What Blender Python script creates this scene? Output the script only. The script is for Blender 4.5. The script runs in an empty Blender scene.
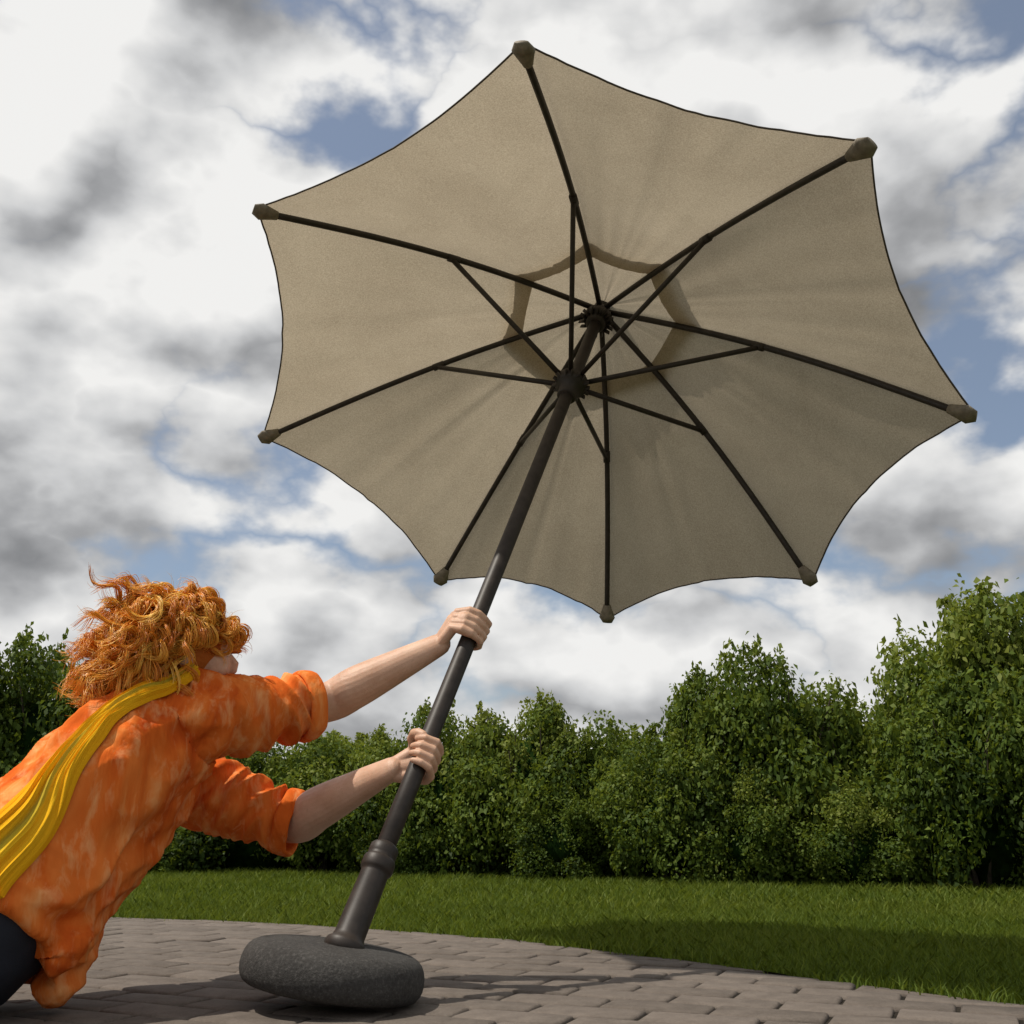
import bpy, math, random, bmesh
import numpy as np
from mathutils import Vector, noise
from mathutils.bvhtree import BVHTree
rng=np.random.default_rng(7); random.seed(7)
scene=bpy.context.scene
COL=scene.collection
def V(*a): return np.array(a,float)
def nrm(v): v=np.asarray(v,float); return v/np.linalg.norm(v)

# ---------------------------------------------------------------- helpers
def new_obj(name,me,parent=None,mat=None,smooth=True):
    o=bpy.data.objects.new(name,me); COL.objects.link(o)
    if parent: o.parent=parent
    if mat: me.materials.append(mat)
    if smooth and len(me.polygons): me.polygons.foreach_set("use_smooth",[True]*len(me.polygons))
    return o
def empty(name):
    o=bpy.data.objects.new(name,None); COL.objects.link(o); o.empty_display_size=.1; return o
class M:
    def __init__(s): s.v=[];s.f=[]
    def add(s,v,f):
        n=len(s.v); s.v+= [tuple(x) for x in v]; s.f+= [tuple(i+n for i in q) for q in f]
    def mesh(s,name):
        me=bpy.data.meshes.new(name); me.from_pydata(s.v,[],s.f); me.update(); return me
def loft(m,pts,ra,rb=None,hint=(0,0,1),n=24,caps=True,dome=False):
    pts=[np.asarray(p,float) for p in pts]
    if rb is None: rb=ra
    if dome:
        t0=nrm(pts[0]-pts[1]); t1=nrm(pts[-1]-pts[-2])
        P=[];A=[];B=[]
        for k in (.97,.8,.45): P.append(pts[0]+t0*max(ra[0],rb[0])*k);q=math.sqrt(1-k*k);A.append(ra[0]*q);B.append(rb[0]*q)
        P+=pts;A+=list(ra);B+=list(rb)
        for k in (.45,.8,.97): P.append(pts[-1]+t1*max(ra[-1],rb[-1])*k);q=math.sqrt(1-k*k);A.append(ra[-1]*q);B.append(rb[-1]*q)
        pts,ra,rb=P,A,B
    vs=[];fs=[];N=len(pts); h=np.asarray(hint,float)
    for i,p in enumerate(pts):
        t=nrm(pts[min(i+1,N-1)]-pts[max(i-1,0)])
        u=h-t*np.dot(h,t)
        if np.linalg.norm(u)<1e-4: u=np.cross(t,[.3,.8,.5])
        u=nrm(u); w=np.cross(t,u)
        for k in range(n):
            a=2*math.pi*k/n
            vs.append(p+ra[i]*math.cos(a)*u+rb[i]*math.sin(a)*w)
    for i in range(N-1):
        for k in range(n):
            fs.append((i*n+k,i*n+(k+1)%n,(i+1)*n+(k+1)%n,(i+1)*n+k))
    if caps: fs.append(tuple(range(n))[::-1]); fs.append(tuple((N-1)*n+k for k in range(n)))
    m.add(vs,fs)
def spline(pts,vals,k=6):
    pts=[np.asarray(p,float) for p in pts]; out=[]
    X=[np.concatenate([p,np.atleast_1d(v)]) for p,v in zip(pts,vals)]
    X=[2*X[0]-X[1]]+X+[2*X[-1]-X[-2]]
    for i in range(1,len(X)-2):
        for j in range(k):
            t=j/k
            out.append(.5*((2*X[i])+(-X[i-1]+X[i+1])*t+(2*X[i-1]-5*X[i]+4*X[i+1]-X[i+2])*t*t+(-X[i-1]+3*X[i]-3*X[i+1]+X[i+2])*t**3))
    out.append(X[-2])
    return [o[:3] for o in out],[o[3:] for o in out]
def ellipsoid(m,c,r,ax=None,n=24,k=14):
    ax=np.eye(3) if ax is None else np.array(ax)
    vs=[];fs=[]
    for i in range(k+1):
        th=math.pi*(i+.001)/(k+.002)
        for j in range(n):
            ph=2*math.pi*j/n
            l=V(math.sin(th)*math.cos(ph)*r[0],math.sin(th)*math.sin(ph)*r[1],math.cos(th)*r[2])
            vs.append(np.asarray(c)+l@ax)
    for i in range(k):
        for j in range(n): fs.append((i*n+j,i*n+(j+1)%n,(i+1)*n+(j+1)%n,(i+1)*n+j)[::-1])
    fs.append(tuple(range(n))); fs.append(tuple(k*n+j for j in range(n))[::-1])
    m.add(vs,fs)
def remesh(m,name,voxel,smooth=3,fac=.5):
    me=m.mesh("tmp"); o=bpy.data.objects.new("tmp",me); COL.objects.link(o)
    r=o.modifiers.new("r","REMESH"); r.mode='VOXEL'; r.voxel_size=voxel
    if smooth:
        s=o.modifiers.new("s","SMOOTH"); s.factor=fac; s.iterations=smooth
    dg=bpy.context.evaluated_depsgraph_get()
    out=bpy.data.meshes.new_from_object(o.evaluated_get(dg)); out.name=name
    bpy.data.objects.remove(o); return out
def get_co(me):
    a=np.empty(len(me.vertices)*3); me.vertices.foreach_get("co",a); return a.reshape(-1,3)
def get_no(me):
    a=np.empty(len(me.vertices)*3); me.vertices.foreach_get("normal",a); return a.reshape(-1,3)
def set_co(me,c): me.vertices.foreach_set("co",np.ascontiguousarray(c).ravel()); me.update()
def raw_mesh(name,co,faces,rnd=None):
    me=bpy.data.meshes.new(name); F,k=faces.shape
    me.vertices.add(len(co)); me.vertices.foreach_set("co",np.ascontiguousarray(co,dtype=np.float32).ravel())
    me.loops.add(F*k); me.loops.foreach_set("vertex_index",np.ascontiguousarray(faces,dtype=np.int32).ravel())
    me.polygons.add(F); me.polygons.foreach_set("loop_start",np.arange(0,F*k,k,dtype=np.int32))
    me.update(calc_edges=True)
    if rnd is not None:
        at=me.attributes.new("rnd",'FLOAT','FACE'); at.data.foreach_set("value",np.asarray(rnd,dtype=np.float32))
    return me

# ---------------------------------------------------------------- node helpers
class NT:
    def __init__(s,nt): s.nt=nt; nt.nodes.clear()
    def n(s,t,**k):
        x=s.nt.nodes.new(t)
        for a,b in k.items():
            if a.startswith("i_"): x.inputs[a[2:].replace("_"," ")].default_value=b
            else: setattr(x,a,b)
        return x
    def l(s,a,ao,b,bi): s.nt.links.new(a.outputs[ao],b.inputs[bi])
    def math(s,op,a,b=None,clamp=False):
        x=s.nt.nodes.new("ShaderNodeMath"); x.operation=op; x.use_clamp=clamp
        for i,q in enumerate((a,b)):
            if q is None: continue
            if isinstance(q,(int,float)): x.inputs[i].default_value=q
            else: s.nt.links.new(q,x.inputs[i])
        return x.outputs[0]
    def ramp(s,src,stops,interp='LINEAR'):
        x=s.nt.nodes.new("ShaderNodeValToRGB"); x.color_ramp.interpolation=interp
        e=x.color_ramp.elements
        while len(e)<len(stops): e.new(.5)
        for q,(p,c) in zip(e,stops): q.position=p; q.color=(*c,1) if len(c)==3 else c
        s.nt.links.new(src,x.inputs[0]); return x.outputs[0]
    def mix(s,f,a,b,blend='MIX'):
        x=s.nt.nodes.new("ShaderNodeMix"); x.data_type='RGBA'; x.blend_type=blend
        for i,q in ((0,f),(6,a),(7,b)):
            if isinstance(q,(int,float)): x.inputs[i].default_value=q
            elif isinstance(q,tuple): x.inputs[i].default_value=(*q,1)
            else: s.nt.links.new(q,x.inputs[i])
        return x.outputs[2]
    def noise(s,vec,scale,detail=4,rough=.5,dist=0.):
        x=s.n("ShaderNodeTexNoise",i_Scale=scale,i_Detail=detail,i_Roughness=rough,i_Distortion=dist)
        if vec is not None: s.nt.links.new(vec,x.inputs['Vector'])
        return x.outputs['Fac']
    def mapping(s,vec,scale=(1,1,1),rot=(0,0,0),loc=(0,0,0)):
        x=s.n("ShaderNodeMapping"); x.inputs['Scale'].default_value=scale; x.inputs['Rotation'].default_value=rot; x.inputs['Location'].default_value=loc
        s.nt.links.new(vec,x.inputs['Vector']); return x.outputs[0]
def material(name,fn,rough=.6,spec=.4,**kw):
    m=bpy.data.materials.new(name); m.use_nodes=True; t=NT(m.node_tree)
    out=t.n("ShaderNodeOutputMaterial"); b=t.n("ShaderNodeBsdfPrincipled")
    b.inputs['Roughness'].default_value=rough; b.inputs['Specular IOR Level'].default_value=spec
    for k,v in kw.items(): b.inputs[k.replace("_"," ")].default_value=v
    t.l(b,0,out,0); tc=t.n("ShaderNodeTexCoord")
    fn(t,b,tc.outputs['Object'],out); return m
def bump(t,b,h,strength=.3,dist=.01):
    x=t.n("ShaderNodeBump",i_Strength=strength,i_Distance=dist); t.nt.links.new(h,x.inputs['Height']); t.l(x,0,b,'Normal'); return x
def translucent(t,b,out,c,f):
    tr=t.n("ShaderNodeBsdfTranslucent")
    if isinstance(c,tuple): tr.inputs['Color'].default_value=(*c,1)
    else: t.nt.links.new(c,tr.inputs['Color'])
    mx=t.n("ShaderNodeMixShader"); mx.inputs[0].default_value=f
    t.l(b,0,mx,1); t.l(tr,0,mx,2); t.l(mx,0,out,0)

# ---------------------------------------------------------------- materials
def f_fabric(t,b,oc,out):
    big=t.noise(oc,3.5,3,.65,.4); c=t.ramp(big,[(.3,(.345,.288,.205)),(.7,(.450,.384,.282))])
    wv=t.noise(oc,260,3,.65); c2=t.mix(.42,c,t.ramp(wv,[(.32,(.21,.172,.12)),(.68,(.60,.52,.395))]))
    t.nt.links.new(c2,b.inputs['Base Color']); bump(t,b,wv,.3,.002); translucent(t,b,out,c2,.48)
m_canopy=material("canopy_fabric",f_fabric,rough=.9,spec=.05)
def f_metal(t,b,oc,out):
    n=t.noise(oc,35,3,.6); c=t.ramp(n,[(.3,(.020,.015,.012)),(.75,(.044,.034,.028))]); t.nt.links.new(c,b.inputs['Base Color'])
    bump(t,b,t.noise(oc,260,2),.12,.001)
m_metal=material("dark_bronze_metal",f_metal,rough=.5,spec=.35)
def f_tip(t,b,oc,out):
    n=t.noise(oc,60,3); c=t.ramp(n,[(.3,(.15,.125,.09)),(.7,(.26,.22,.165))]); t.nt.links.new(c,b.inputs['Base Color'])
    bump(t,b,t.noise(oc,300,2),.3,.002)
m_tip=material("rib_pocket",f_tip,rough=.7)
def f_hem(t,b,oc,out):
    c=t.ramp(t.noise(oc,60,2),[(.3,(.05,.04,.03)),(.7,(.10,.08,.06))]); t.nt.links.new(c,b.inputs['Base Color'])
m_hem=material("hem_binding",f_hem,rough=.8)
def f_base(t,b,oc,out):
    n=t.noise(oc,150,4,.8); c=t.ramp(n,[(.35,(.026,.024,.023)),(.53,(.048,.046,.044)),(.68,(.115,.11,.104))])
    n2=t.noise(oc,9,3); c=t.mix(.3,c,t.ramp(n2,[(.3,(.03,.028,.026)),(.7,(.085,.08,.073))])); t.nt.links.new(c,b.inputs['Base Color'])
    bump(t,b,t.noise(oc,170,4,.75),.75,.005)
m_base=material("rough_concrete",f_base,rough=.85,spec=.25)
def f_skin(t,b,oc,out):
    n=t.noise(oc,14,4,.6); c=t.ramp(n,[(.3,(.54,.31,.20)),(.7,(.70,.45,.32))])
    sp=t.noise(oc,260,2,.6); c=t.mix(t.math('MULTIPLY',t.math('GREATER_THAN',sp,.62),.22),c,(.38,.17,.09)); t.nt.links.new(c,b.inputs['Base Color'])
    bump(t,b,t.math('ADD',t.noise(oc,420,2,.7),t.math('MULTIPLY',t.noise(oc,55,3,.6),1.5)),.25,.002)
m_skin=material("skin",f_skin,rough=.5,spec=.4,Subsurface_Weight=.1,Subsurface_Scale=.01)
m_skin.node_tree.nodes['Principled BSDF'].inputs['Subsurface Radius'].default_value=(1,.35,.2)
def f_shirt(t,b,oc,out):
    mp=t.mapping(oc,(3.2,2.2,1.0),(.0,.75,.35)); n=t.noise(mp,3.4,4,.6,.8)
    c=t.ramp(n,[(.28,(.52,.075,.012)),(.43,(.68,.135,.020)),(.57,(.76,.20,.04)),(.70,(.85,.38,.13))])
    n2=t.noise(mp,10,4,.65,.4); c=t.mix(t.ramp(n2,[(.50,(0,0,0)),(.70,(.58,.58,.58))]),c,(.86,.46,.20)); t.nt.links.new(c,b.inputs['Base Color'])
    h=t.math('ADD',t.math('MULTIPLY',t.noise(mp,7,3,.5,.5),1.),t.math('MULTIPLY',t.noise(oc,600,1),.03)); bump(t,b,h,.5,.02)
m_shirt=material("orange_batik_cotton",f_shirt,rough=.9,spec=.04)
def f_scarf(t,b,oc,out):
    at=t.n("ShaderNodeAttribute",attribute_name="band"); f=at.outputs['Fac']
    n=t.noise(oc,30,3)
    ff=t.math('ADD',f,t.math('MULTIPLY',t.math('SUBTRACT',n,.5),.08))
    c=t.ramp(ff,[(.0,(.84,.42,.012)),(.44,(.88,.52,.025)),(.50,(.55,.42,.04)),(.56,(.46,.37,.05)),(.62,(.88,.50,.02)),(1.,(.82,.34,.01))])
    fib=t.n("ShaderNodeTexNoise",i_Scale=70.,i_Detail=2.); fib.noise_dimensions='1D'; t.nt.links.new(f,fib.inputs['W'])
    c=t.mix(t.math('MULTIPLY',fib.outputs['Fac'],.2),c,(.60,.28,.01)); t.nt.links.new(c,b.inputs['Base Color'])
    bump(t,b,t.math('ADD',t.math('MULTIPLY',fib.outputs['Fac'],2.),t.noise(oc,420,2)),.5,.003)
m_scarf=material("scarf_cotton",f_scarf,rough=.9,spec=.02)
def f_jeans(t,b,oc,out):
    n=t.noise(oc,8,4); c=t.ramp(n,[(.3,(.008,.010,.016)),(.7,(.024,.030,.046))]); t.nt.links.new(c,b.inputs['Base Color'])
    bump(t,b,t.noise(oc,400,2),.3,.002)
m_jeans=material("dark_denim",f_jeans,rough=.85)
def f_hair(t,b,oc,out):
    at=t.n("ShaderNodeAttribute",attribute_name="rnd"); c=t.ramp(at.outputs['Fac'],[(0,(.52,.13,.009)),(.45,(.85,.32,.024)),(1,(.97,.60,.11))]); t.nt.links.new(c,b.inputs['Base Color'])
m_hair=material("ginger_hair",f_hair,rough=.36,spec=.5)
def f_scalp(t,b,oc,out):
    b.inputs['Base Color'].default_value=(.42,.115,.010,1); bump(t,b,t.noise(oc,60,4),.5,.01)
m_scalp=material("hair_undercoat",f_scalp,rough=.8)
def leafmat(name,cols,trans,tc_):
    def f(t,b,oc,out):
        at=t.n("ShaderNodeAttribute",attribute_name="rnd"); oi=t.n("ShaderNodeObjectInfo")
        v=t.math('ADD',t.math('MULTIPLY',at.outputs['Fac'],.8),.1)
        v=t.math('ADD',v,t.math('MULTIPLY',t.math('SUBTRACT',oi.outputs['Random'],.5),.3))
        c=t.ramp(v,cols); t.nt.links.new(c,b.inputs['Base Color']); translucent(t,b,out,t.mix(.5,c,tc_),trans)
    return material(name,f,rough=.6,spec=.22)
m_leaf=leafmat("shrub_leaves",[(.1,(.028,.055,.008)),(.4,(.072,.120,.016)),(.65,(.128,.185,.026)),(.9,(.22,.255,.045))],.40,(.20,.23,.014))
m_blade=leafmat("grass_blades",[(.1,(.058,.095,.010)),(.5,(.115,.170,.020)),(.9,(.20,.24,.035))],.38,(.20,.23,.014))
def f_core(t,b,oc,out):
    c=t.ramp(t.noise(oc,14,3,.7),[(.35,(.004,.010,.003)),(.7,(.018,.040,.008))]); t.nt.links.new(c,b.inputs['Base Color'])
m_core=material("shrub_inner_shade",f_core,rough=1,spec=0)  # near-black colour paints the shade inside the foliage
def f_bark(t,b,oc,out):
    c=t.ramp(t.noise(oc,25,3),[(.3,(.03,.022,.015)),(.7,(.09,.07,.05))]); t.nt.links.new(c,b.inputs['Base Color'])
m_bark=material("bark",f_bark,rough=.9)
def f_ground(t,b,oc,out):
    n=t.noise(oc,.9,4,.65); n2=t.noise(oc,60,4,.7)
    c=t.ramp(t.math('ADD',t.math('MULTIPLY',n,.5),t.math('MULTIPLY',n2,.5)),[(.35,(.038,.062,.008)),(.5,(.072,.112,.014)),(.68,(.115,.155,.024))])
    t.nt.links.new(c,b.inputs['Base Color']); bump(t,b,n2,.8,.03)
m_ground=material("lawn",f_ground,rough=.9,spec=.1)
def f_sand(t,b,oc,out):
    c=t.ramp(t.noise(oc,80,4),[(.3,(.010,.009,.007)),(.7,(.038,.032,.025))]); t.nt.links.new(c,b.inputs['Base Color'])
m_sand=material("joint_sand",f_sand,rough=1,spec=.1)
def f_paver(t,b,oc,out):
    at=t.n("ShaderNodeAttribute",attribute_name="rnd")
    n=t.noise(oc,1.6,4,.6); n2=t.noise(oc,170,4,.75); n3=t.noise(oc,22,4,.65)
    c=t.ramp(at.outputs['Fac'],[(0,(.090,.073,.060)),(.5,(.150,.124,.104)),(1,(.210,.175,.149))])
    c=t.mix(.4,c,t.ramp(n2,[(.3,(.05,.041,.034)),(.7,(.28,.238,.205))]))
    c=t.mix(.35,c,t.ramp(n3,[(.35,(.065,.053,.044)),(.65,(.21,.177,.15))]))
    c=t.mix(t.math('MULTIPLY',n,.4),c,(.068,.056,.046)); t.nt.links.new(c,b.inputs['Base Color'])
    bump(t,b,t.math('ADD',n2,t.math('MULTIPLY',n3,.8)),.5,.004)
m_paver=material("concrete_pavers",f_paver,rough=.85,spec=.25)
def flat(name,c,r=.5):
    def f(t,b,oc,out):
        k=t.ramp(t.noise(oc,40,3),[(.3,tuple(x*.85 for x in c)),(.7,c)]); t.nt.links.new(k,b.inputs['Base Color'])
    return material(name,f,rough=r)
m_eye=flat("eye_white",(.7,.68,.64),.2); m_iris=flat("iris",(.05,.09,.07),.2); m_lip=flat("lips",(.45,.18,.13),.45); m_leather=flat("shoe_leather",(.05,.03,.02),.5)

# ---------------------------------------------------------------- ground
EX=np.array([-9,-6,-3.5,-1.42,-.76,-.04,.48,.81,1.0,1.5,2.2,3.2,5.]); EY=np.array([6.6,5.6,4.9,4.10,3.85,3.36,2.77,2.32,2.10,1.4,.3,-1.5,-4.])
def yedge(x): return np.interp(x,EX,EY)
gm=M()
R=[0,3,8,20,60,180,400]; n=64
vs=[(0,0,-.012)];fs=[]
for r in R[1:]:
    for k in range(n): vs.append((r*math.cos(2*math.pi*k/n),r*math.sin(2*math.pi*k/n),-.012))
for k in range(n): fs.append((0,1+k,1+(k+1)%n))
for i in range(len(R)-2):
    for k in range(n):
        a=1+i*n;c=1+(i+1)*n; fs.append((a+k,c+k,c+(k+1)%n,a+(k+1)%n))
gm.add(vs,fs); new_obj("ground",gm.mesh("ground"),None,m_ground)
patio=empty("patio")
sv=[];sf=[]
xs=np.linspace(-6,3.2,60)
for x in xs: sv+=[(x,float(yedge(x)),-.007),(x,-4.,-.007)]
for i in range(len(xs)-1): sf.append((2*i,2*i+1,2*i+3,2*i+2))
sm=M(); sm.add(sv,sf); new_obj("sand_bed",sm.mesh("sand_bed"),patio,m_sand,False)
L,W,G=.21,.105,.0085
ang=math.radians(-24); ca,sa=math.cos(ang),math.sin(ang)
C=[];
for i in range(-90,90):
    for j in range(-50,50):
        u=(j+(.5 if i%2 else 0))*L; v=i*W
        x=u*ca-v*sa; y=u*sa+v*ca+2
        if -4.5<x<2.6 and -1.2<y<5.4 and y<yedge(x)+.06: C.append((x,y))
C=np.array(C); nb=len(C)
hx,hy,bv=L/2-G/2,W/2-G/2,.006
ring=lambda s:np.array([(-hx+s,-hy+s),(hx-s,-hy+s),(hx-s,hy-s),(-hx+s,hy-s)])
loc=[]
for s,z in ((0,-.012),(0,-.006),(bv*.35,-.002),(bv,0)):
    for p in ring(s): loc.append((p[0]*ca-p[1]*sa,p[0]*sa+p[1]*ca,z))
loc=np.array(loc); co=loc[None]+np.concatenate([C,(rng.normal(0,.0009,(nb,1)))],1)[:,None,:]
tx=rng.normal(0,.006,(nb,1)); ty=rng.normal(0,.008,(nb,1)); co[:,:,2]+=loc[None,:,0]*tx+loc[None,:,1]*ty
co[:,:,1]=np.minimum(co[:,:,1],yedge(co[:,:,0])-.004)
fl=[]
for q in range(3):
    for k in range(4): fl.append((q*4+k,q*4+(k+1)%4,q*4+4+(k+1)%4,q*4+4+k))
fl.append((12,13,14,15)); fl=np.array(fl)
faces=(fl[None]+16*np.arange(nb)[:,None,None]).reshape(-1,4)
pm=raw_mesh("pavers",co.reshape(-1,3),faces,np.repeat(rng.random(nb),len(fl)))
new_obj("pavers",pm,patio,m_paver,False)

def blades(N,x0,x1,y0,y1,hmin,hmax,w,edge=.05):
    x=rng.uniform(x0,x1,N); y=rng.uniform(y0,y1,N)
    k=y>yedge(x)-edge*rng.random(N)**2; x=x[k];y=y[k]; n=len(x)
    patch=np.sin(x*3.1+y*1.7)*np.sin(y*2.3-x*1.1)*.15+1+rng.normal(0,.1,n)
    h=rng.uniform(hmin,hmax,n)*patch; a=rng.uniform(0,6.283,n); ln=rng.uniform(.2,1.1,n)*h; b=rng.uniform(0,6.283,n)
    base=np.stack([x,y,np.full(n,-.012)],1); dw=np.stack([np.cos(a),np.sin(a),0*a],1)*w/2
    mid=base+np.stack([np.cos(b)*ln*.35,np.sin(b)*ln*.35,h*.6],1); tip=base+np.stack([np.cos(b)*ln,np.sin(b)*ln,h],1)
    co=np.stack([base-dw,base+dw,mid+dw*.7,tip,mid-dw*.7],1).reshape(-1,3)
    f=np.arange(5)[None]+5*np.arange(n)[:,None]
    return co,f,np.clip(rng.normal(.45,.2,n)+(patch-1)*.9+.10*np.sin(y*4.2+x*1.3),0,1)
A=[blades(150000,-1.8,3.2,1.9,4.8,.018,.040,.004),blades(110000,-4.5,5,4.4,9.5,.025,.055,.007)]
off=0;cs=[];ff=[];rr=[]
for c_,f_,r_ in A: cs.append(c_);ff.append(f_+off);rr.append(r_);off+=len(c_)
new_obj("grass",raw_mesh("grass",np.concatenate(cs),np.concatenate(ff),np.concatenate(rr)),None,m_blade,False)

# ---------------------------------------------------------------- shrubs
def shrub_mesh(seed,N=30000,leaf=.038):
    r=np.random.default_rng(seed)
    K=58; c=[]
    while len(c)<K:
        p=r.uniform(-1,1,3); p[2]=r.uniform(0.02,1)
        rad=math.sqrt(max(0,1-max(0,(p[2]-.38)/.66)**2.4))*(1 if p[2]>.2 else .9)
        if math.hypot(p[0],p[1])<rad*.95 and math.hypot(p[0],p[1])+max(0,p[2]-.3)>.45: c.append((p[0]*.66,p[1]*.66,p[2]*.82+.03))
    c=np.array(c); cr=r.uniform(.07,.24,K); tone=r.uniform(-.24,.24,K)
    pr=cr**1.7; pr/=pr.sum()
    idx=r.choice(K,N,p=pr); dv=r.normal(0,1,(N,3)); dv[:,2]+=.2; dv/=np.linalg.norm(dv,axis=1)[:,None]
    lob=np.sin(dv[:,0]*7+idx)*np.sin(dv[:,1]*8+idx*2.)*np.sin(dv[:,2]*7+idx*.7)
    rr=cr[idx]*(1+.38*lob+r.normal(0,.16,N)); P=c[idx]+dv*rr[:,None]*np.array([1,1,.75])
    S=150; sp=[];st=[]
    for i in range(S):
        k=r.integers(0,K); e=nrm(c[k]-V(0,0,.3)+r.normal(0,.15,3)); b=c[k]+e*cr[k]*.75; d=nrm(e+r.normal(0,.5,3)+V(0,0,.15)); Ls=r.uniform(.04,.12)
        for j in range(24): q=r.random(); sp.append(b+d*Ls*q+np.clip(r.normal(0,.022*(1.1-q*.6),3),-.04,.04)); st.append(.22)
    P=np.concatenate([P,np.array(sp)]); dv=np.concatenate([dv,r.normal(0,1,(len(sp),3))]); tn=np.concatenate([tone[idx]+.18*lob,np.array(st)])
    P[:,2]=np.maximum(P[:,2],.0); n=len(P)
    nn=dv*.6+r.normal(0,.6,(n,3))+V(0,0,.45); nn/=np.linalg.norm(nn,axis=1)[:,None]
    t=np.cross(nn,r.normal(0,1,(n,3))); t/=np.linalg.norm(t,axis=1)[:,None]; s=np.cross(nn,t)
    l=leaf*r.uniform(.5,1.35,n)[:,None]; w=l*.30
    co=np.stack([P-t*l*.5,P-s*w+nn*w*.25,P+t*l*.5-nn*l*.12,P+s*w+nn*w*.25],1).reshape(-1,3)
    f=np.arange(4)[None]+4*np.arange(n)[:,None]
    rn=np.clip(.47+tn+r.normal(0,.12,n)+.28*(P[:,2]-.5),0,1)  # random tone plus painted shading: paler on top and bulges, darker in hollows
    return raw_mesh("shrub_leaves",co,f,rn)
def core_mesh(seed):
    m=M(); ellipsoid(m,(0,0,.36),(.42,.42,.34),n=32,k=20); me=m.mesh("shrub_shade_core"); co=get_co(me)  # added dark blob behind the leaves, closes see-through gaps
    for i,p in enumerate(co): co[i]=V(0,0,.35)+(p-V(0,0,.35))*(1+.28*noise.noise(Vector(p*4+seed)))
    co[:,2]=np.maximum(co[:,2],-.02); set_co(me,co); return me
def stems_mesh(seed):
    r=np.random.default_rng(seed); m=M()
    for i in range(9):
        a=r.uniform(0,6.28); b=V(math.cos(a)*.08,math.sin(a)*.08,-.02); e=V(math.cos(a)*.45,math.sin(a)*.45,r.uniform(.5,.8))
        q=(b+e)/2+r.normal(0,.05,3); loft(m,[b,q,e],[.018,.012,.004],n=6)
    return m.mesh("shrub_stems")
LV=[shrub_mesh(s) for s in (1,2,3,4,5)]; CV=[core_mesh(s*7.) for s in (1,2)]; SV=[stems_mesh(s) for s in (5,6)]
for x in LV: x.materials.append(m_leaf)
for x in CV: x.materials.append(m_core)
for x in SV: x.materials.append(m_bark)
hedge=empty("shrub_row")
SH=[(4.8,6.4,1.95,1.25),(3.95,6.4,1.86,1.1),(3.15,6.5,1.84,1.1),(2.72,6.15,1.25,.8),(2.40,6.9,1.22,.8),(1.78,7.0,1.56,.92),(1.40,7.0,1.36,.78),(1.05,6.9,.95,.7),
 (.66,7.6,1.12,.80),(.15,7.8,1.34,.92),(-.38,8.0,1.28,.85),(-.9,8.2,1.08,.85),(-1.5,8.5,1.08,.95),(-2.1,8.6,1.05,.95),(-2.8,8.8,1.2,1.0),(-3.78,8.6,1.95,1.1),(-4.6,8.6,2.1,1.3),(-5.6,8.3,2.1,1.3),(-6.6,7.8,2.0,1.3),(-7.5,7.0,2.1,1.4),
 (5.7,5.9,2.0,1.3),(6.6,5.2,2.0,1.3),(7.4,4.2,2.1,1.3),
 (3.6,7.4,1.75,1.2),(1.1,8.4,1.12,1.1),(-.2,9.2,1.1,1.2),(-1.8,9.7,1.15,1.4),(2.5,7.9,1.25,1.1),(.6,8.9,1.05,1.2),(-3.2,9.8,1.4,1.4),(3.25,5.85,.85,.65),(2.1,6.35,.62,.55),(1.55,6.6,.7,.55),(.35,7.25,.62,.55),(-.75,7.75,.6,.5),(3.75,5.7,.7,.6)]
for i,(x,y,h,w) in enumerate(SH):
    rz=rng.uniform(0,6.28)
    for nm,bank in (("shrub_leaves",LV),("shrub_shade_core",CV),("shrub_stems",SV)):
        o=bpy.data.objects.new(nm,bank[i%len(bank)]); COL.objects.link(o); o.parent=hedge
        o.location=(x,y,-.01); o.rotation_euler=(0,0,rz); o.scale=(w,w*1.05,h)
for me in CV: me.polygons.foreach_set("use_smooth",[True]*len(me.polygons))

# ---------------------------------------------------------------- umbrella
UM=empty("patio_umbrella")
B0=V(-.315,2.079,.119); AP=V(.308,3.086,2.034); d=nrm(AP-B0); LEN=np.linalg.norm(AP-B0)
TIPS=[V(.026,1.938,2.092),V(.8125,1.9397,1.816),V(1.225,2.482,1.382),V(.973,3.180,1.098),V(.351,3.644,1.067),V(-.277,3.741,1.235),V(-.887,3.343,1.662),V(-.738,2.526,2.046)]
TIPS=[AP+(q-AP)*1.014 for q in TIPS]
def ribp(i,s,lift=0.):
    p=AP+(TIPS[i%8]-AP)*s; return p+d*(.055*math.sin(math.pi*s)+lift)
def cpt(i,t,f,s0,s1,lift,scal):
    sm=s1-scal*4*t*(1-t)*(1 if s1>.5 else .6); s=s0+(sm-s0)*f
    p=ribp(i,s,lift)*(1-t)+ribp(i+1,s,lift)*t
    q=4*t*(1-t)
    sag=-.030*q*math.sin(math.pi*min(1,s))*(1 if s1>.5 else .3)
    wr=.010*noise.noise(Vector((i*9.1+t*9,s*3.2,1.7)))*(s**.7)*q**.5*(1-.6*s**4)
    wr+=.006*noise.noise(Vector((i*5+t*14,s*1.5,7.7)))*math.exp(-((s-1)*3.5)**2)*(q**.5)
    e=min(t,1-t); wr+=.0050*math.sin(e*95+3*noise.noise(Vector((i*3.,s*6,2.))))*math.exp(-e*11)*min(1,e*25)*(1 if s1>.5 else .3)
    wr-=.0045*math.exp(-((t-.5)*45)**2)
    return p+d*(sag+wr)
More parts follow.
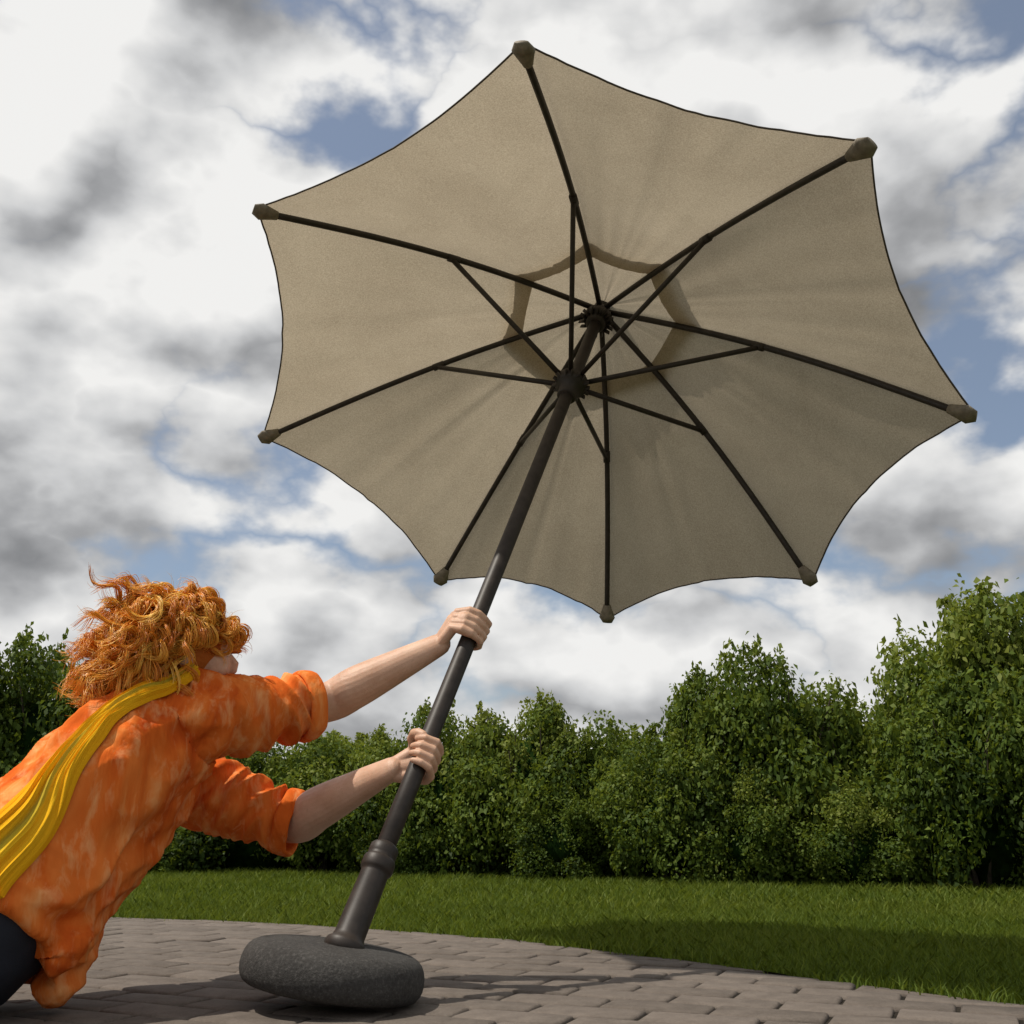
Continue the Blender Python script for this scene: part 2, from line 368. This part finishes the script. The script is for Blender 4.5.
def canopy(name,s0,s1,lift,scal,ns=32,nt=32):
    vs=[];fs=[]
    for i in range(8):
        b=len(vs)
        for a in range(ns+1):
            for c in range(nt+1): vs.append(cpt(i,c/nt,a/ns,s0,s1,lift,scal))
        for a in range(ns):
            for c in range(nt): k=b+a*(nt+1)+c; fs.append((k,k+1,k+nt+2,k+nt+1))
    m=M(); m.add(vs,fs); me=m.mesh(name)
    bm=bmesh.new(); bm.from_mesh(me); bmesh.ops.remove_doubles(bm,verts=bm.verts,dist=.0003); bm.to_mesh(me); bm.free()
    return new_obj(name,me,UM,m_canopy)
canopy("canopy",.235,1.0,.014,.062)
canopy("wind_vent_cap",.01,.31,.030,.012,12,16)
hm=M()
for i in range(8):
    loft(hm,[cpt(i,c/32,1.,.235,1.,.014,.062) for c in range(33)],[.0026]*33,n=6)
new_obj("hem",hm.mesh("hem"),UM,m_hem)
rm=M()
for i in range(8):
    pts=[ribp(i,.02+.965*k/14,-.004) for k in range(15)]
    loft(rm,pts,[.0105]*15,[.0095]*15,hint=d,n=8)
RUN=B0+d*(LEN-.43)
sti=M()
for i in range(8):
    out=nrm((TIPS[i]-AP)-d*np.dot(TIPS[i]-AP,d)); a=RUN+out*.035; b=ribp(i,.48,-.016)
    loft(sti,[a,(a+b)/2,b],[.0088]*3,[.0080]*3,hint=d,n=8)
    tr=nrm(ribp(i,.5)-ribp(i,.46)); loft(sti,[b-tr*.020+d*.008,b+tr*.020+d*.008],[.014]*2,[.0125]*2,hint=d,n=10)
new_obj("ribs",rm.mesh("ribs"),UM,m_metal); new_obj("stretchers",sti.mesh("stretchers"),UM,m_metal)
tm=M()
for i in range(8):
    r0=ribp(i,.945,-.004); r1=ribp(i,.985,.0); tt=nrm(ribp(i,1)-ribp(i,.94)); r2=ribp(i,1,.006)+tt*.006
    loft(tm,[r0,(r0+r1)/2,r1,r2],[.012,.014,.014,.006],[.013,.021,.030,.018],hint=d,n=16)
new_obj("rib_pockets",tm.mesh("rib_pockets"),UM,m_tip)
hb=M()
def ringstack(m,base,prof,n=28):
    loft(m,[base+d*z for z,r in prof],[r for z,r in prof],hint=(1,0,0),n=n)
top=AP-d*.06
ringstack(hb,top,[(-.035,.026),(-.03,.034),(-.012,.034),(-.008,.046),(.018,.048),(.022,.036),(.05,.034),(.058,.02)])
ringstack(hb,RUN,[(-.075,.027),(-.07,.031),(-.03,.031),(-.024,.045),(-.018,.050),(.012,.050),(.018,.043),(.035,.03),(.04,.025)])
for c0 in (top,RUN):
    for i in range(8):
        out=nrm((TIPS[i]-AP)-d*np.dot(TIPS[i]-AP,d)); sd=np.cross(d,out)
        for sg in (-1,1): loft(hb,[c0+out*.034+sd*sg*.0095-d*.014,c0+out*.060+sd*sg*.0095-d*.01],[.012,.010],[.0035,.003],hint=d,n=8)
ringstack(hb,AP,[(-.01,.02),(.03,.03),(.045,.034),(.06,.02),(.085,.012),(.095,.004)])
new_obj("hub_and_runner",hb.mesh("hub"),UM,m_metal)
pl=M(); PR=.0205
ringstack(pl,B0,[(.0,PR),(.4,PR),(.8,PR),(1.2,PR),(1.6,PR),(LEN-.04,PR*.97)],32)
new_obj("pole",pl.mesh("pole"),UM,m_metal)
st=M()
ringstack(st,B0,[(-.035,.040),(-.014,.042),(-.008,.040),(-.002,.033),(.008,.0305),(.09,.0295),(.135,.0285),(.14,.0285),(.143,.032),(.148,.0340),(.164,.0340),(.169,.032),(.172,.028),(.178,.0300),(.194,.0300),(.198,.027),(.203,.0205)],36)
new_obj("stem_socket",st.mesh("stem"),UM,m_metal)
ba=nrm(V(.14,.03,1)); bc=V(-.350,2.10,0)
prof=[(0,.0),(0,.10),(.002,.152),(.009,.169),(.026,.178),(.050,.178),(.072,.170),(.084,.153),(.089,.120),(.092,.085),(.094,.05),(.095,.0)]
bm_=M(); N=72; ux=nrm(np.cross(ba,[0,1,0])); uy=np.cross(ba,ux); vs=[];fs=[]
for z,r in prof:
    for k in range(N): a=2*math.pi*k/N; vs.append(ba*z+(r+1e-4)*(math.cos(a)*ux+math.sin(a)*uy))
for i in range(len(prof)-1):
    for k in range(N): fs.append((i*N+k,i*N+(k+1)%N,(i+1)*N+(k+1)%N,(i+1)*N+k))
vs=np.array(vs); vs+=bc; vs[:,2]-=vs[:,2].min()-.001
bm_.add(vs,fs); o=new_obj("base_weight",bm_.mesh("base"),UM,m_base); ss=o.modifiers.new("s","SUBSURF"); ss.levels=1; ss.render_levels=1

# ---------------------------------------------------------------- person
PE=empty("person")
Rs,Re,Rw=V(-.691,2.21,.565),V(-.449,2.426,.611),V(-.180,2.424,.750)
Ls,Le,Lw=V(-.800,2.46,.44),V(-.521,2.481,.338),V(-.273,2.310,.448)
Pu,Pl=V(-.099,2.428,.784),V(-.1995,2.265,.474)
Pu=B0+d*np.dot(Pu-B0,d); Pl=B0+d*np.dot(Pl-B0,d)
C7=V(-.79,2.30,.585); HC=V(-.738,2.262,.695)
F=nrm(V(.91,.41,.03)); U=nrm(V(-.02,.0,1)-F*np.dot(V(-.02,0,1),F)); S=np.cross(F,U)
AX=[F,S,U]
bd=M()
ellipsoid(bd,HC+U*.02-F*.008,(.098,.078,.092),AX); ellipsoid(bd,HC-U*.045+F*.028,(.062,.056,.068),AX)
ellipsoid(bd,HC-U*.085+F*.060,(.026,.028,.020),AX); ellipsoid(bd,HC-U*.02+F*.045,(.052,.062,.06),AX)
loft(bd,[HC+F*.088+U*.012,HC+F*.106-U*.014,HC+F*.101-U*.026],[.007,.011,.013],[.009,.012,.010],hint=F,n=14,dome=True)
for sg in(-1,1):
    ellipsoid(bd,HC-U*.012+S*sg*.080-F*.01,(.017,.008,.030),AX); ellipsoid(bd,HC-U*.03+F*.062+S*sg*.035,(.025,.022,.022),AX)
ellipsoid(bd,HC-U*.052+F*.090,(.010,.022,.006),AX); ellipsoid(bd,HC-U*.062+F*.087,(.010,.018,.006),AX); ellipsoid(bd,HC+U*.022+F*.078,(.014,.05,.010),AX)
loft(bd,[C7-U*.04,C7+(HC-C7)*.4,HC-U*.06-F*.01],[.062,.055,.056],n=24,dome=True)
pts,va=spline([V(-1.0,1.95,.14),V(-.93,2.03,.25),V(-.84,2.18,.41),V(-.80,2.28,.52)],[(.13,.10),(.12,.09),(.14,.10),(.11,.08)])
loft(bd,pts,[a[0] for a in va],[a[1] for a in va],hint=Ls-Rs,n=28,dome=True)
def arm(m,sh,el,wr,k=1.08):
    pts,va=spline([sh,sh+(el-sh)*.5,el,el+(wr-el)*.28,el+(wr-el)*.7,wr],[(.052,.052),(.048,.048),(.044,.046),(.048,.045),(.037,.033),(.0290,.0220)])
    loft(m,pts,[a[0]*k for a in va],[a[1]*k for a in va],hint=d,n=24,dome=True)
arm(bd,Rs,Re,Rw); arm(bd,Ls,Le,Lw)
def hand(m,P,wr,side):
    a=wr-P; a=nrm(a-d*np.dot(a,d)); s=np.cross(d,a)
    if np.dot(s,side)<0: s=-s
    def pp(ph,r,of): ph=math.radians(ph); return P+of*d+r*(math.cos(ph)*a+math.sin(ph)*s)
    offs=[.0315,.0105,-.0105,-.031]; fr=[.0094,.0097,.0092,.0082]; ln=[1.0,1.06,1.0,.86]
    for o_,r,l in zip(offs,fr,ln):
        w0=wr+d*o_*.45
        loft(m,[w0,pp(48,.050,o_*.8),pp(82,.041,o_*.95),pp(112,.0345,o_)],[.014,.0145,.013,.0112],n=14,dome=True)
        A_=[pp(112,.0345,o_),pp(150,.0315,o_),pp(112+72*l,.0335,o_*.98),pp(112+97*l,.0300,o_*.96),pp(112+118*l,.0305,o_*.95),pp(112+140*l,.0290,o_*.93),pp(112+160*l,.0290,o_*.92)]
        loft(m,A_,[r*1.2,r*.96,r*1.1,r*.92,r*.98,r*.88,r*.78],n=14,dome=True)
    loft(m,[wr-a*.0,pp(30,.052,.008),pp(62,.044,.004)],[.022,.028,.024],[.018,.017,.013],hint=d,n=18,dome=True)
    loft(m,[wr+d*.012,pp(16,.050,.030),pp(-18,.041,.046),pp(-52,.0345,.047),pp(-85,.031,.042),pp(-112,.030,.038)],[.016,.0175,.0135,.0112,.0112,.0088],n=14,dome=True)
hand(bd,Pu,Rw,V(0,-1,0)); hand(bd,Pl,Lw,V(0,1,0))
me=remesh(bd,"body",.0021,2,.5); body=new_obj("body",me,PE,m_skin)
ey=M(); ir=M()
for sg in(-1,1):
    e=HC+U*.004+F*.080+S*sg*.031; ellipsoid(ey,e,(.0125,.0135,.0095),AX,16,10); ellipsoid(ir,e+F*.0085,(.005,.0058,.0058),AX,12,8)
new_obj("eyes",ey.mesh("eyes"),PE,m_eye); new_obj("irises",ir.mesh("irises"),PE,m_iris)
lp=M(); ellipsoid(lp,HC-U*.0535+F*.0925,(.007,.019,.0045),AX,16,10); ellipsoid(lp,HC-U*.0615+F*.090,(.007,.016,.005),AX,16,10); new_obj("lips",lp.mesh("lips"),PE,m_lip)

sh=M()
W2=nrm(V(-.25,.75,-.5))
pts,va=spline([V(-.962,1.985,.150),V(-.935,2.02,.21),V(-.90,2.08,.29),V(-.845,2.18,.40),V(-.795,2.27,.50),V(-.785,2.295,.565)],[(.200,.162),(.195,.155),(.188,.148),(.188,.142),(.168,.118),(.085,.075)])
loft(sh,pts,[a[0] for a in va],[a[1] for a in va],hint=W2,n=40,dome=False)
loft(sh,[V(-.84,2.10,.28),V(-.830,2.05,.18),V(-.825,2.01,.105),V(-.83,1.98,.045)],[.10,.10,.09,.07],[.055,.045,.03,.012],hint=W2,n=24)
ellipsoid(sh,Rs+V(-.02,.01,-.015),(.088,.088,.075)); ellipsoid(sh,Ls+V(-.0,-.01,0),(.085,.085,.075))
def sleeve(m,a,b,r0,r1,drop=.012):
    P=[a+(b-a)*t-V(0,0,drop*math.sin(math.pi*min(t,1)*.9)) for t in (0,.25,.5,.75,1)]
    loft(m,P,[r0,r0*.97,(r0+r1)/2,r1,r1*1.02],n=28)
    return P
RS=sleeve(sh,Rs+V(-.03,.0,-.01),Rs+(Re-Rs)*.82,.088,.070); LSl=sleeve(sh,Ls,Ls+(Le-Ls)*.97,.084,.064,.006)
me=remesh(sh,"shirt",.0055,5,.6)
co=get_co(me); no=get_no(me)
def seg_d(p,a,b):
    ab=b-a; t=np.clip(((p-a)@ab)/(ab@ab),0,1); return np.linalg.norm(p-(a+t[:,None]*ab),axis=1),t
dR,tR=seg_d(co,Rs,Re); dL,tL=seg_d(co,Ls,Le)
disp=np.zeros(len(co))
axR=nrm(Re-Rs); axL=nrm(Le-Ls); sp=nrm(C7-V(-.97,1.95,.15)); W3=np.cross(sp,W2)
def sm01(x,a,b): x=min(1,max(0,(x-a)/(b-a))); return x*x*(3-2*x)
for i,p in enumerate(co):
    q=p+np.array(noise.noise_vector(Vector(p*5)))*.045
    a=noise.noise(Vector((np.dot(q,W2)*14+2,np.dot(q,sp)*3.5,np.dot(q,W3)*8)))
    body_r=(1-abs(a)*2.8)*.015
    dg_=q@(nrm(W2+sp*.6)); body_r+=.009*noise.noise(Vector((dg_*24,np.dot(q,sp)*3,1.)))
    dg_=q@(nrm(W2-sp*.9)); body_r+=.010*(1-2.5*abs(noise.noise(Vector((dg_*19,np.dot(q,sp)*3,5.)))))
    arR=(1-abs(noise.noise(Vector((np.dot(q,axR)*21+q[2]*8,q[2]*7,q[1]*6))))*2.8)*.015
    arL=(1-abs(noise.noise(Vector((np.dot(q,axL)*23-q[2]*8,q[2]*7,q[1]*6))))*2.8)*.014
    kR=sm01(tR[i],.0,.35)*(1-sm01(dR[i],.09,.12)); kL=sm01(tL[i],.0,.35)*(1-sm01(dL[i],.09,.12))
    k0=max(0,1-kR-kL)
    disp[i]=body_r*k0+arR*kR+arL*kL+noise.noise(Vector(q*11))*.004
co=co+no*disp[:,None]; co[:,2]=np.maximum(co[:,2],.01); set_co(me,co)
shirt=new_obj("shirt",me,PE,m_shirt)
bvh=BVHTree.FromPolygons([tuple(c) for c in co],[tuple(p.vertices) for p in me.polygons])
def cuff(m,c,ax,r,w,th=.006,n=40,seed=0):
    ax=nrm(ax); u=nrm(np.cross(ax,[.2,.3,1])); v=np.cross(ax,u); vs=[];fs=[]
    pr=[(-w/2,r),(-w/2+.004,r+th),(-w/6,r+th*1.3),(w/5,r+th*1.1),(w/2-.004,r+th),(w/2,r),(w/2-.002,r-th*.8),(-w/2,r-th)]
    K=len(pr)
    for k in range(n):
        a=2*math.pi*k/n; dr=.006*noise.noise(Vector((math.cos(a)*2,math.sin(a)*2,seed)))
        for z,rr_ in pr: vs.append(c+ax*(z+.007*noise.noise(Vector((math.cos(a)*1.5,math.sin(a)*1.5,seed+5+z*20))))+(rr_+dr+.003*noise.noise(Vector((math.cos(a)*5,math.sin(a)*5,z*60+seed))))*(math.cos(a)*u+math.sin(a)*v))
    for k in range(n):
        for j in range(K): fs.append((k*K+j,((k+1)%n)*K+j,((k+1)%n)*K+(j+1)%K,k*K+(j+1)%K))
    m.add(vs,fs)
cf=M(); cuff(cf,RS[-1]+axR*.002,axR,.0765,.042,seed=1); cuff(cf,LSl[-1]+axL*.004,nrm(Lw-Le)*.3+axL,.070,.040,seed=3)
cu=nrm(HC-C7); cuff(cf,C7+cu*.022+F*.012,cu,.072,.04,seed=8)
o=new_obj("cuffs_and_collar",cf.mesh("cuffs"),PE,m_shirt); o.modifiers.new("s","SUBSURF").levels=1
path=[V(-.70,2.20,.64),V(-.745,2.13,.60),V(-.80,2.06,.54),V(-.83,2.00,.47),V(-.86,1.93,.38),V(-.89,1.86,.29),V(-.93,1.79,.20),V(-.98,1.73,.10)]
wid=[.020,.022,.027,.034,.043,.052,.060,.064]
pts,va=spline(path,[(w,) for w in wid],8); NP=len(pts)
cen=[];nor=[]
for p in pts:
    l,nn,_,_=bvh.find_nearest(Vector(p)); cen.append(np.array(l)); nor.append(np.array(nn))
cen=np.array(cen);nor=np.array(nor)
for _ in range(14):
    cen[1:-1]=(cen[:-2]+2*cen[1:-1]+cen[2:])/4; nor[1:-1]=(nor[:-2]+2*nor[1:-1]+nor[2:])/4
NWd=64; vs=[];fs=[];bandv=[]
for i in range(NP):
    t=nrm(cen[min(i+1,NP-1)]-cen[max(i-1,0)]); nn=nrm(nor[i]); side=nrm(np.cross(t,nn))
    for j in range(NWd+1):
        f=j/NWd; q=cen[i]+side*((f-.5)*2*va[i][0]*(1+.12*noise.noise(Vector((i*.12,3 if f>.5 else 8,0)))))
        l2,n2,_,_=bvh.find_nearest(Vector(q)); h=np.dot(np.array(l2)-q,nn)
        g_=f*5.+1.1*noise.noise(Vector((i*.05,f*2.2,0)))
        fold=.0045*math.sin(g_*6.28)*(1+noise.noise(Vector((i*.08,f*4,7))))+.0022*math.sin(g_*19.1+i*.05)+.004*noise.noise(Vector((f*14,i*.07,1)))
        edge=min(1,min(f,1-f)*9); vs.append(q+nn*(max(h,-.02)*.75+.015*edge+.005+fold*edge)); bandv.append(f)
for i in range(NP-1):
    for j in range(NWd): k=i*(NWd+1)+j; fs.append((k,k+1,k+NWd+2,k+NWd+1))
m=M(); m.add(vs,fs); me=m.mesh("scarf"); at=me.attributes.new("band",'FLOAT','POINT'); at.data.foreach_set("value",bandv)
for _ in range(2):
    Gq=np.array(get_co(me)).reshape(NP,NWd+1,3); Gq[1:-1]=(Gq[:-2]+2*Gq[1:-1]+Gq[2:])/4; set_co(me,Gq.reshape(-1,3))
o=new_obj("scarf",me,PE,m_scarf); o.modifiers.new("s","SUBSURF").levels=1
m=M(); pts=[]
for k in range(25):
    a=2*math.pi*k/24; pts.append(C7+cu*.045+F*.01+.078*(math.cos(a)*F+math.sin(a)*S)+cu*.012*math.sin(a*2))
loft(m,pts,[.014]*25,[.020]*25,hint=cu,n=12,caps=False); me=m.mesh("scarf_loop"); at=me.attributes.new("band",'FLOAT','POINT'); at.data.foreach_set("value",[.2]*len(me.vertices)); new_obj("scarf_loop",me,PE,m_scarf)
jn=M()
loft(jn,[V(-.93,1.99,.20),V(-.97,1.945,.150),V(-1.03,1.91,.14)],[.160,.170,.15],[.130,.138,.13],hint=W2,n=30,dome=True)
for hip,kn,an in ((V(-1.03,1.85,.15),V(-1.43,1.74,.085),V(-1.82,1.79,.075)),(V(-1.09,2.01,.15),V(-1.47,2.13,.085),V(-1.86,2.10,.075))):
    pts,va=spline([hip,(hip+kn)/2+V(0,0,.01),kn,kn+(an-kn)*.35,an],[.105,.09,.07,.066,.05]); loft(jn,pts,[a[0] for a in va],n=24,dome=True)
me=remesh(jn,"jeans",.008,5,.6); co=get_co(me); no=get_no(me)
for i,p in enumerate(co): co[i]=p+no[i]*(.008*noise.noise(Vector(p*14)))
co[:,2]=np.maximum(co[:,2],.002); set_co(me,co); new_obj("jeans",me,PE,m_jeans)
sm=M()
for an in (V(-1.86,1.795,.07),V(-1.90,2.095,.07)):
    loft(sm,[an+V(.03,0,0),an+V(-.03,0,-.0),an+V(-.07,.0,-.01),an+V(-.10,0,-.02)],[.045,.05,.045,.03],[.05,.055,.05,.04],hint=(0,1,0),n=18,dome=True)
    loft(sm,[an+V(-.05,0,.01),an+V(-.07,0,-.03),an+V(-.05,0,-.05)],[.04,.042,.03],n=16,dome=True)
me=remesh(sm,"shoes",.006,3); co=get_co(me); co[:,2]=np.maximum(co[:,2],.002); set_co(me,co); new_obj("shoes",me,PE,m_leather)
# hair : soft loose curls built from wavy locks that wrap over the head and fall to the neck
hc=HC+U*.02-F*.008
cap=M(); ellipsoid(cap,hc-F*.012+U*.004,(.104,.092,.099),AX,32,20); me=cap.mesh("hair_undercoat"); new_obj("hair_undercoat",me,PE,m_scalp)
NC=400; PER=23; Q=30
roots=[]
while len(roots)<NC:
    r=nrm(rng.normal(0,1,3)); fx,sx,uz=r[0],r[1],r[2]
    if uz<-.68: continue
    if fx>.42 and uz<.30: continue
    if fx>.10 and uz<-.05: continue
    roots.append(r)
roots=np.array(roots); tau=np.linspace(0,1,Q)
AXm=np.array(AX); strands=[];rv=[]
sweep0=V(-.74,-.22,-.48); RAD=np.array([.097,.082,.093])
for r in roots:
    rw=nrm(r@AXm); root=hc+(r*RAD)@AXm
    Lh=rng.uniform(.080,.160)*(1.0 if r[0]<.2 else .62)
    sw=nrm(sweep0+rng.normal(0,.33,3)+rw*.15)
    lift=rng.uniform(.014,.044)*(1.25 if r[2]<.2 else .95)
    tang=sw-rw*np.dot(sw,rw)*(.9 if np.dot(sw,rw)<0 else 0)
    tang=nrm(tang+1e-4)
    c=[root]; cur=root.copy(); dirv=nrm(rw*.9+tang*.7)
    for k in range(1,Q):
        f=k/(Q-1); want=nrm(tang*(1-f)+sw*f+V(0,0,-.25*f)); dirv=nrm(dirv*.80+want*.20)
        cur=cur+dirv*Lh*1.25/(Q-1)
        l_=(cur-hc)@AXm.T; rad_=np.linalg.norm(l_/(RAD+lift*min(1,f*3)))
        if rad_<1: cur=hc+((l_/rad_)@AXm)
        c.append(cur.copy())
    c=np.array(c)
    tg=np.gradient(c,axis=0); tg/=np.linalg.norm(tg,axis=1)[:,None]
    ax1=np.cross(tg,rw+V(.01,.02,.03)); ax1/=np.linalg.norm(ax1,axis=1)[:,None]; ax2=np.cross(ax1,tg)
    turns=rng.uniform(1.2,2.3); ph=rng.uniform(0,6.28); hr=(rng.uniform(.009,.0165)*np.minimum(1,tau*3)*(1+.35*tau))[:,None]
    phs=(ph+6.283*turns*tau**1.1)[:,None]
    c=c+np.cos(phs)*hr*ax1+np.sin(phs)*hr*.8*ax2; tone=np.clip(rng.normal(.5,.21),0,1)
    tg=np.gradient(c,axis=0); tg/=np.linalg.norm(tg,axis=1)[:,None]
    n1=np.cross(tg,V(.3,.6,.74)); n1/=np.linalg.norm(n1,axis=1)[:,None]; n2=np.cross(tg,n1)
    wlock=rng.uniform(.0042,.0075)
    for k in range(PER):
        a=rng.uniform(0,6.28); rr_=wlock*math.sqrt(rng.random()); prof_=(.8+.45*np.sin(math.pi*tau)-.15*tau)[:,None]; fr_=rng.normal(0,1,3)*(.0035 if k%6 else .012)
        tw=a+1.2*tau; ke=rng.integers(Q-7,Q+1)
        cc=c+(np.cos(tw)[:,None]*n1*1.4+np.sin(tw)[:,None]*n2*.8)*rr_*prof_+fr_[None]*(tau**2)[:,None]
        xi=np.linspace(0,ke-1,Q); i0=np.floor(xi).astype(int).clip(0,Q-2); fr=(xi-i0)[:,None]; cc=cc[i0]*(1-fr)+cc[i0+1]*fr
        strands.append(cc); rv.append(np.clip(tone+rng.normal(0,.13),0,1))
strands=np.array(strands); rv=np.array(rv)
fly=[]
for k in range(380):
    r=roots[rng.integers(0,NC)]; rw=nrm(r@AXm); root=hc+rw*.098; Lf=rng.uniform(.04,.09)
    dr=nrm(rw*.8+rng.normal(0,.5,3)+sweep0*.7); a1=nrm(np.cross(dr,rng.normal(0,1,3))); a2=np.cross(dr,a1); hr=rng.uniform(.005,.014); tn=rng.uniform(.6,1.5)
    fly.append(root+dr*(Lf*tau)[:,None]+(np.cos(tn*6.28*tau)-1)[:,None]*hr*a1+np.sin(tn*6.28*tau)[:,None]*hr*a2)
fly=np.array(fly)
def tubes(name,s,rad,rv,mat):
    Sn,Qn,_=s.shape; t=np.gradient(s,axis=1); t/=np.linalg.norm(t,axis=2)[:,:,None]
    u=np.cross(t,V(.31,.52,.79)); u/=np.linalg.norm(u,axis=2)[:,:,None]; w=np.cross(t,u)
    tp=np.sqrt(np.clip(1-np.linspace(0,1,Qn)**3,.02,1))*rad
    vs=np.stack([s+(math.cos(a)*u+math.sin(a)*w)*tp[None,:,None] for a in (0,2.094,4.189)],2)
    idx=np.arange(Sn*Qn*3).reshape(Sn,Qn,3); f=[]
    for j in range(3):
        k=(j+1)%3; f.append(np.stack([idx[:,:-1,j],idx[:,:-1,k],idx[:,1:,k],idx[:,1:,j]],-1))
    f=np.stack(f,2); rr_=np.broadcast_to(rv[:,None,None],(Sn,Qn-1,3)).reshape(-1)
    return new_obj(name,raw_mesh(name,vs.reshape(-1,3),f.reshape(-1,4),rr_),PE,mat)
tubes("hair",strands,.0010,rv,m_hair); tubes("hair_flyaways",fly,.0004,np.full(len(fly),.8),m_hair)

# ---------------------------------------------------------------- sky / sun
sun_to=nrm(V(-.72,-.10,1.4))
el=math.asin(sun_to[2]); az=math.atan2(sun_to[0],sun_to[1])
w=bpy.data.worlds.new("World"); scene.world=w; w.use_nodes=True; t=NT(w.node_tree)
out=t.n("ShaderNodeOutputWorld"); bg=t.n("ShaderNodeBackground"); bg.inputs[1].default_value=.1; t.l(bg,0,out,0)
sky=t.n("ShaderNodeTexSky"); sky.sky_type='NISHITA'; sky.sun_disc=False; sky.sun_elevation=el; sky.sun_rotation=az; sky.air_density=1.; sky.dust_density=1.2
tc=t.n("ShaderNodeTexCoord"); g=tc.outputs['Generated']
def cl(loc): return t.mapping(g,(1.,1.,1.5),(0,0,0),loc)
off=V(3.9,1.2,.9); so=nrm(V(-.45,-.1,1.1))*.080
def dens(loc,da,db):
    p=cl(tuple(loc)); a=t.noise(p,1.9,da,.5,0.)
    b=t.noise(p,4.2,db,.5,0.)
    bill=t.math('MULTIPLY',t.math('SUBTRACT',t.math('ABSOLUTE',t.math('SUBTRACT',b,.5)),.072),1.05)
    return t.math('ADD',a,bill)
D1=dens(off,3,6); D2=dens(off+so,2,4)
diff=t.math('SUBTRACT',D1,D2)
lit=t.math('ADD',t.math('MULTIPLY',diff,3.6),.66)
big=t.noise(cl((7.3,2.2,5.1)),1.6,2,.5)
lit=t.math('SUBTRACT',lit,t.math('MULTIPLY',t.math('SUBTRACT',big,.47),1.35))
lit=t.math('SUBTRACT',lit,t.math('MULTIPLY',t.math('SUBTRACT',D1,.50),.8),True)
cc=t.ramp(lit,[(0,(2.2,2.25,2.35)),(.3,(3.7,3.75,3.85)),(.6,(6.1,6.15,6.2)),(1,(8.8,8.75,8.6))])
mask=t.ramp(D1,[(.365,(0,0,0)),(.455,(1,1,1))],'EASE')
skyc=t.mix(.2,sky.outputs[0],(5.2,5.6,6.))
fin=t.mix(mask,skyc,cc); t.nt.links.new(fin,bg.inputs[0])
try: w.cycles.sampling_method='MANUAL'; w.cycles.sample_map_resolution=256
except Exception: pass
ld=bpy.data.lights.new("sun","SUN"); ld.energy=3.9; ld.angle=math.radians(.8); ld.color=(1,.93,.82); lo=bpy.data.objects.new("sun",ld); COL.objects.link(lo)
lo.rotation_euler=Vector(-sun_to).to_track_quat('-Z','Y').to_euler()

cam=bpy.data.cameras.new("camera"); cam.sensor_width=36; cam.lens=36*1000/1024; cam.clip_end=2000; cam.clip_start=.02
co_=bpy.data.objects.new("camera",cam); COL.objects.link(co_); co_.location=(0,0,.32); co_.rotation_euler=(math.radians(90+17.64),0,0); scene.camera=co_
scene.view_settings.view_transform='Standard'; scene.view_settings.look='None'; scene.view_settings.exposure=0
